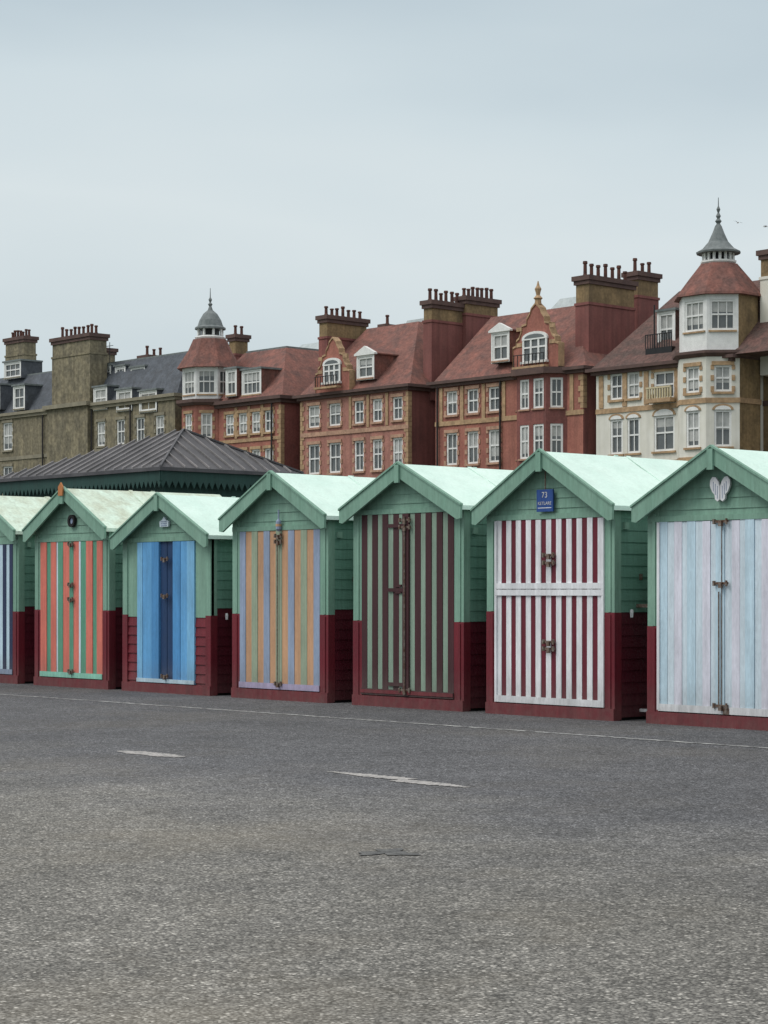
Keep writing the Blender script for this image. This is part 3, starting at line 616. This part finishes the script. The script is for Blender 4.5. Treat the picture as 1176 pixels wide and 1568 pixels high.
B.frustum('rear_skylight',glaz,(su(606,103),su(606,103)+3,103,105),19.5,(su(606,103)+.6,su(606,103)+2.6,103.6,104.4),sz(620,489,103))
B.build()

# ---- B
B=Thing('red_brick_apartment_building'); B.trim=salmon
u0,u1=su(667),su(893); z1=15.0
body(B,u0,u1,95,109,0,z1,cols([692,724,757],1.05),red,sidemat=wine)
cornice(B,u0,u1,95,109,z1,.4,.45,corn); band(B,u0,u1,95,12.4,.3,tan); quoins(B,u1,95,12.8,z1-.1,tan)
for p in (676,708,741,772,862,876): pil(B,su(p),95.0,12.7,z1-.05,tan,.3)
B.frustum('roof',tile,(u0-.1,u1+.3,94.9,109),z1+.4,(su(752,100),su(884,100),100,106),20.2)
bx0,bx1=su(776,94),su(852,94); 
bay=[(bx0,95),(bx0+.9,94.0),(bx1-.9,94.0),(bx1,95)]
for i in range(3):
    p,q=bay[i],bay[i+1]; L=math.hypot(q[0]-p[0],q[1]-p[1]); fr=(p[0],p[1],(q[0]-p[0])/L,(q[1]-p[1])/L)
    lv=((12.9,14.8),LO,L2,L3)
    if i==1: ops=[(L*.1,L*.42,a,b) for a,b in lv]+[(L*.56,L*.92,a,b) for a,b in lv]
    else: ops=[(L*.2,L*.8,a,b) for a,b in lv]
    wall(B,fr,L,0,z1+.05,ops,'bay_walls',redD,1,'plain')
B.add('bay_cornice',corn,[(bx0-.3,95,z1+.05),(bx0+.75,93.6,z1+.05),(bx1-.75,93.6,z1+.05),(bx1+.3,95,z1+.05),(bx0-.3,95,z1+.45),(bx0+.75,93.6,z1+.45),(bx1-.75,93.6,z1+.45),(bx1+.3,95,z1+.45)],[(0,1,5,4),(1,2,6,5),(2,3,7,6),(4,5,6,7),(3,2,1,0)])
dutch(B,su(786,94.6),su(856,94.6),94.6,15.4,sz(820,466,94.6),red,tan,2.0,16.0,sz(820,520,94.6),fin=True)
dormer(B,su(752,95.1),su(780,95.1),95.1,sz(752,557,95.1),sz(752,510,95.1),99,tile,True,bars=1)
stack(B,su(648,97),97,.85,3.1,14.5,sz(648,461,97),6,split=sz(648,492,97),m1=wine)
stack(B,su(699,100),100,.95,3.2,14.5,sz(699,455,100),7,split=sz(699,482,100),m1=wine)
stack(B,su(881,96.5),96.5,1.15,4.4,13,sz(881,424,96.5),7,pots=.9,split=sz(881,466,96.5),m2=tanb,m1=wine)
stack(B,su(957,102),102,1.1,2.1,13,sz(957,418,102),3,pots=.9,m1=tanb,m2=tanb)
B.frustum('rear_skylight',glaz,(su(826,103),su(826,103)+4.5,103,106),20.0,(su(826,103)+1,su(826,103)+3.8,104,105),sz(860,453,103))
for p in (672,768): B.lathe('drainpipes',pipe,su(p),94.85,[(.07,0),(.07,z1)],6)
B.build()

# ---- E cream
B=Thing('cream_apartment_building'); B.trim=tan
u0,u1=su(913),su(1120); z1=14.7
ops=cols([944,970],1.0)+[(su(1018)-.85,su(1018)+.75,a,b) for a,b in ((12.9,14.55),LO,L2,L3)]
body(B,u0,u1,95,109,0,z1,ops,cream,sidemat=cream,style='mixE')
cornice(B,u0,u1,95,109,z1+.0,.4,.5,corn); band(B,u0,u1,95,12.3,.3,tan); band(B,u0,u1,95,8.9,.3,tan)
for p in (921,957,990,1037): pil(B,su(p),95.0,12.65,z1-.05,tan,.34)
uc=su(1018)
B.box('balcony_slab',tan,uc-1,uc+.9,94.4,94.9,12.66,12.9)
for i in range(10): B.box('balcony_rail',creamY,uc-.95+.2*i,uc-.86+.2*i,94.42,94.5,12.9,13.5)
B.box('balcony_rail_top',creamY,uc-1,uc+.9,94.4,94.52,13.5,13.6)
B.frustum('roof',tileD,(u0-.3,u1+3,94.8,109),z1+.4,(su(1040,100.5),u1+2,100.5,106),sz(1040,446,100.5))
tcx,tcy=su(1100,96.2),96.2
octo(B,tcx,tcy,2.55,0,15.0,[(12.95,14.5),LO,L2,L3],'tower_walls',cream,'mixE',faces=(5,6),frac=.52,sidered=tanb)
for zz in (12.3,8.9): B.lathe('tower_bands',tan,tcx,tcy,[(2.62,zz),(2.62,zz+.3)],8,math.pi/8)
B.lathe('tower_cornice',corn,tcx,tcy,[(2.6,15.0),(2.85,15.2),(2.85,15.36)],8,math.pi/8)
octo(B,tcx,tcy,2.4,15.4,18.7,[(16.55,18.35)],'tower_upper_walls',wood,'plain',faces=(5,6),frac=.8,bars=2,sidered=redD)
B.lathe('tower_roof',tile,tcx,tcy,[(2.75,18.65),(2.7,18.8),(1.9,19.8),(1.15,20.7)],8,math.pi/8)
B.lathe('cupola_floor',wood,tcx,tcy,[(1.0,20.7),(1.1,20.8),(1.1,20.9)],8,math.pi/8)
for i in range(8):
    a=math.pi/8+i*math.pi/4
    for rr in (a,a+math.pi/8): B.box('cupola_posts',wood,tcx+.88*math.cos(rr)-.06,tcx+.88*math.cos(rr)+.06,tcy+.88*math.sin(rr)-.06,tcy+.88*math.sin(rr)+.06,20.9,21.35)
B.lathe('cupola_core',iron,tcx,tcy,[(.65,20.9),(.65,21.35)],8)
B.lathe('cupola_spire',lead,tcx,tcy,[(1.3,21.35),(1.32,21.45),(.95,21.65),(.6,22.05),(.35,22.6),(.2,23.0),(.1,23.15),(.2,23.3),(.08,23.45),(.15,23.6),(.05,23.8),(.12,24.0),(.03,24.2),(.02,24.7)],16)
ra,rb=su(990,95.6),su(1030,95.6)
B.box('roof_terrace',iron,ra,rb,95.5,98,15.6,16.1)
for i in range(12): B.box('roof_terrace_rail',iron,ra+(rb-ra)*i/11-.02,ra+(rb-ra)*i/11+.02,95.48,95.52,16.1,16.9)
B.box('roof_terrace_rail_top',iron,ra,rb,95.46,95.54,16.9,16.95)
dormer(B,su(1006,96.4),su(1034,96.4),96.4,16.1,18.4,100,tileD,False)
B.lathe('roof_pole',iron,su(1002,96),96,[(.05,16),(.05,18.8)],5)
B.build()
# ---- F right neighbour
B=Thing('yellow_brick_apartment_building'); B.trim=tan
u0,u1=su(1150,98),su(1420,98)
body(B,u0,u1,98.0,110,0,15.4,[(u0+1.6+3*i,u0+2.7+3*i,a,b) for i in range(5) for a,b in (UP,LO,L2)],tanb)
cornice(B,u0,u1,98,110,15.4,.5,.5,corn); quoins(B,u0+.2,98,0,15.3,corn,-1); band(B,u0,u1,98,12.3,.3,corn)
B.frustum('roof',tile,(u0-.2,u1+.2,97.8,110),15.9,(u0+1.5,u1-2,101,107),20.5)
stack(B,su(1164,97),97,1.4,3.5,14,sz(1164,384,97),4,m1=cream,m2=tanb,pots=.8)
B.build()
B=Thing('distant_terrace'); B.trim=stoneL
body(B,-260,su(-165),96,108,0,15.5,[(-258+4*i,-256.8+4*i,a,b) for i in range(18) for a,b in (UP,LO)],stone)
B.frustum('roof',slt,(-260,su(-165),95.8,108),15.5,(-258,su(-165)-1,99,105),19.5); B.build()

# gulls
gw=M('gull_white',(.6,.6,.6)); gg=M('gull_grey',(.25,.27,.3))
def gull(x,y,z,s,rot):
    T=Thing('seagull')
    prof=[(.0,-.5),(.06,-.42),(.12,-.2),(.13,0),(.09,.2),(.07,.28),(.085,.34),(.06,.42),(.015,.46),(.0,.5)]
    vs=[];fs=[];n=8
    for r,a in prof:
        for i in range(n): vs.append((r*math.cos(i*math.pi/4),a,r*.85*math.sin(i*math.pi/4)))
    for k in range(len(prof)-1):
        for i in range(n): fs.append((k*n+i,k*n+(i+1)%n,(k+1)*n+(i+1)%n,(k+1)*n+i))
    T.add('body',gw,vs,fs)
    for sg in (-1,1):
        T.add('wings',gg,[(sg*.08,.15,.05),(sg*.08,-.1,.05),(sg*.45,-.06,.2),(sg*.45,.2,.22),(sg*1.0,-.12,.1),(sg*.95,-.02,.12)],[(0,1,2,3),(3,2,4,5)])
    e=T.build(); e.location=(x,y,z); e.scale=(s,s,s); e.rotation_euler=(0,.2,rot)
def pos(px,py,V): return su(px,V),V,sz(px,py,V)
gull(*pos(1130,341,90),.3,1.0); gull(*pos(1172,347,92),.3,-.6)

# ------------------------------------------------------------------ world, sun, camera
w=bpy.data.worlds.new('World'); bpy.context.scene.world=w; w.use_nodes=True
N=w.node_tree.nodes; L=w.node_tree.links; bg=N['Background']; bg.inputs[1].default_value=.1
sun_el=math.radians(52); az=math.radians(205)   # from the sea side, a little left
sk=N.new('ShaderNodeTexSky'); sk.sky_type='NISHITA'; sk.sun_disc=False; sk.sun_elevation=sun_el; sk.sun_rotation=az; sk.dust_density=4; sk.air_density=1.5
tc=N.new('ShaderNodeTexCoord'); sp=N.new('ShaderNodeSeparateXYZ'); L.new(tc.outputs['Generated'],sp.inputs[0])
mpn=N.new('ShaderNodeMapping'); mpn.inputs['Scale'].default_value=(1,1,3.5); L.new(tc.outputs['Generated'],mpn.inputs['Vector'])
nz=N.new('ShaderNodeTexNoise'); nz.inputs['Scale'].default_value=2.6; nz.inputs['Detail'].default_value=4; nz.inputs['Roughness'].default_value=.45; L.new(mpn.outputs[0],nz.inputs['Vector'])
mr=N.new('ShaderNodeMapRange'); mr.inputs[1].default_value=.3; mr.inputs[2].default_value=.7; mr.inputs[3].default_value=-.05; mr.inputs[4].default_value=.05; L.new(nz.outputs['Fac'],mr.inputs[0])
ad=N.new('ShaderNodeMath'); ad.operation='ADD'; L.new(sp.outputs['Z'],ad.inputs[0]); L.new(mr.outputs[0],ad.inputs[1])
cr=N.new('ShaderNodeValToRGB'); e=cr.color_ramp.elements
e[0].position=0; e[0].color=(.56,.635,.665,1); e[1].position=1; e[1].color=(1,1,1,1)
for p,c in ((.10,(.585,.665,.70)),(.17,(.66,.73,.755)),(.23,(.595,.68,.72)),(.30,(.50,.59,.645)),(.5,(.74,.79,.82)),(.7,(1,1,1))):
    q=e.new(p); q.color=(*c,1)
L.new(ad.outputs[0],cr.inputs[0])
sc=N.new('ShaderNodeVectorMath'); sc.operation='SCALE'; sc.inputs['Scale'].default_value=10.8; L.new(cr.outputs[0],sc.inputs[0])
mx=N.new('ShaderNodeMix'); mx.data_type='RGBA'; mx.inputs['Factor'].default_value=.94; L.new(sk.outputs[0],mx.inputs['A']); L.new(sc.outputs[0],mx.inputs['B'])
L.new(mx.outputs['Result'],bg.inputs[0])
sl=bpy.data.lights.new('sun','SUN'); sl.energy=1.5; sl.angle=math.radians(30); sl.color=(1,.98,.95)
so=bpy.data.objects.new('sun',sl); bpy.context.collection.objects.link(so)
d=Vector((math.sin(az)*math.cos(sun_el),math.cos(az)*math.cos(sun_el),math.sin(sun_el)))
so.rotation_euler=d.to_track_quat('Z','Y').to_euler(); so.location=d*50
cd=bpy.data.cameras.new('camera'); co=bpy.data.objects.new('camera',cd); bpy.context.collection.objects.link(co)
co.location=(0,0,EYE); co.rotation_euler=(math.pi/2,0,math.radians(90-42.02))
cd.sensor_fit='HORIZONTAL'; cd.sensor_width=36; cd.lens=F/1176*36; cd.shift_y=(906-784)/1176; cd.clip_end=3000; cd.clip_start=.1
sc_=bpy.context.scene; sc_.camera=co
sc_.view_settings.view_transform='Standard'; sc_.view_settings.look='None'; sc_.view_settings.exposure=0
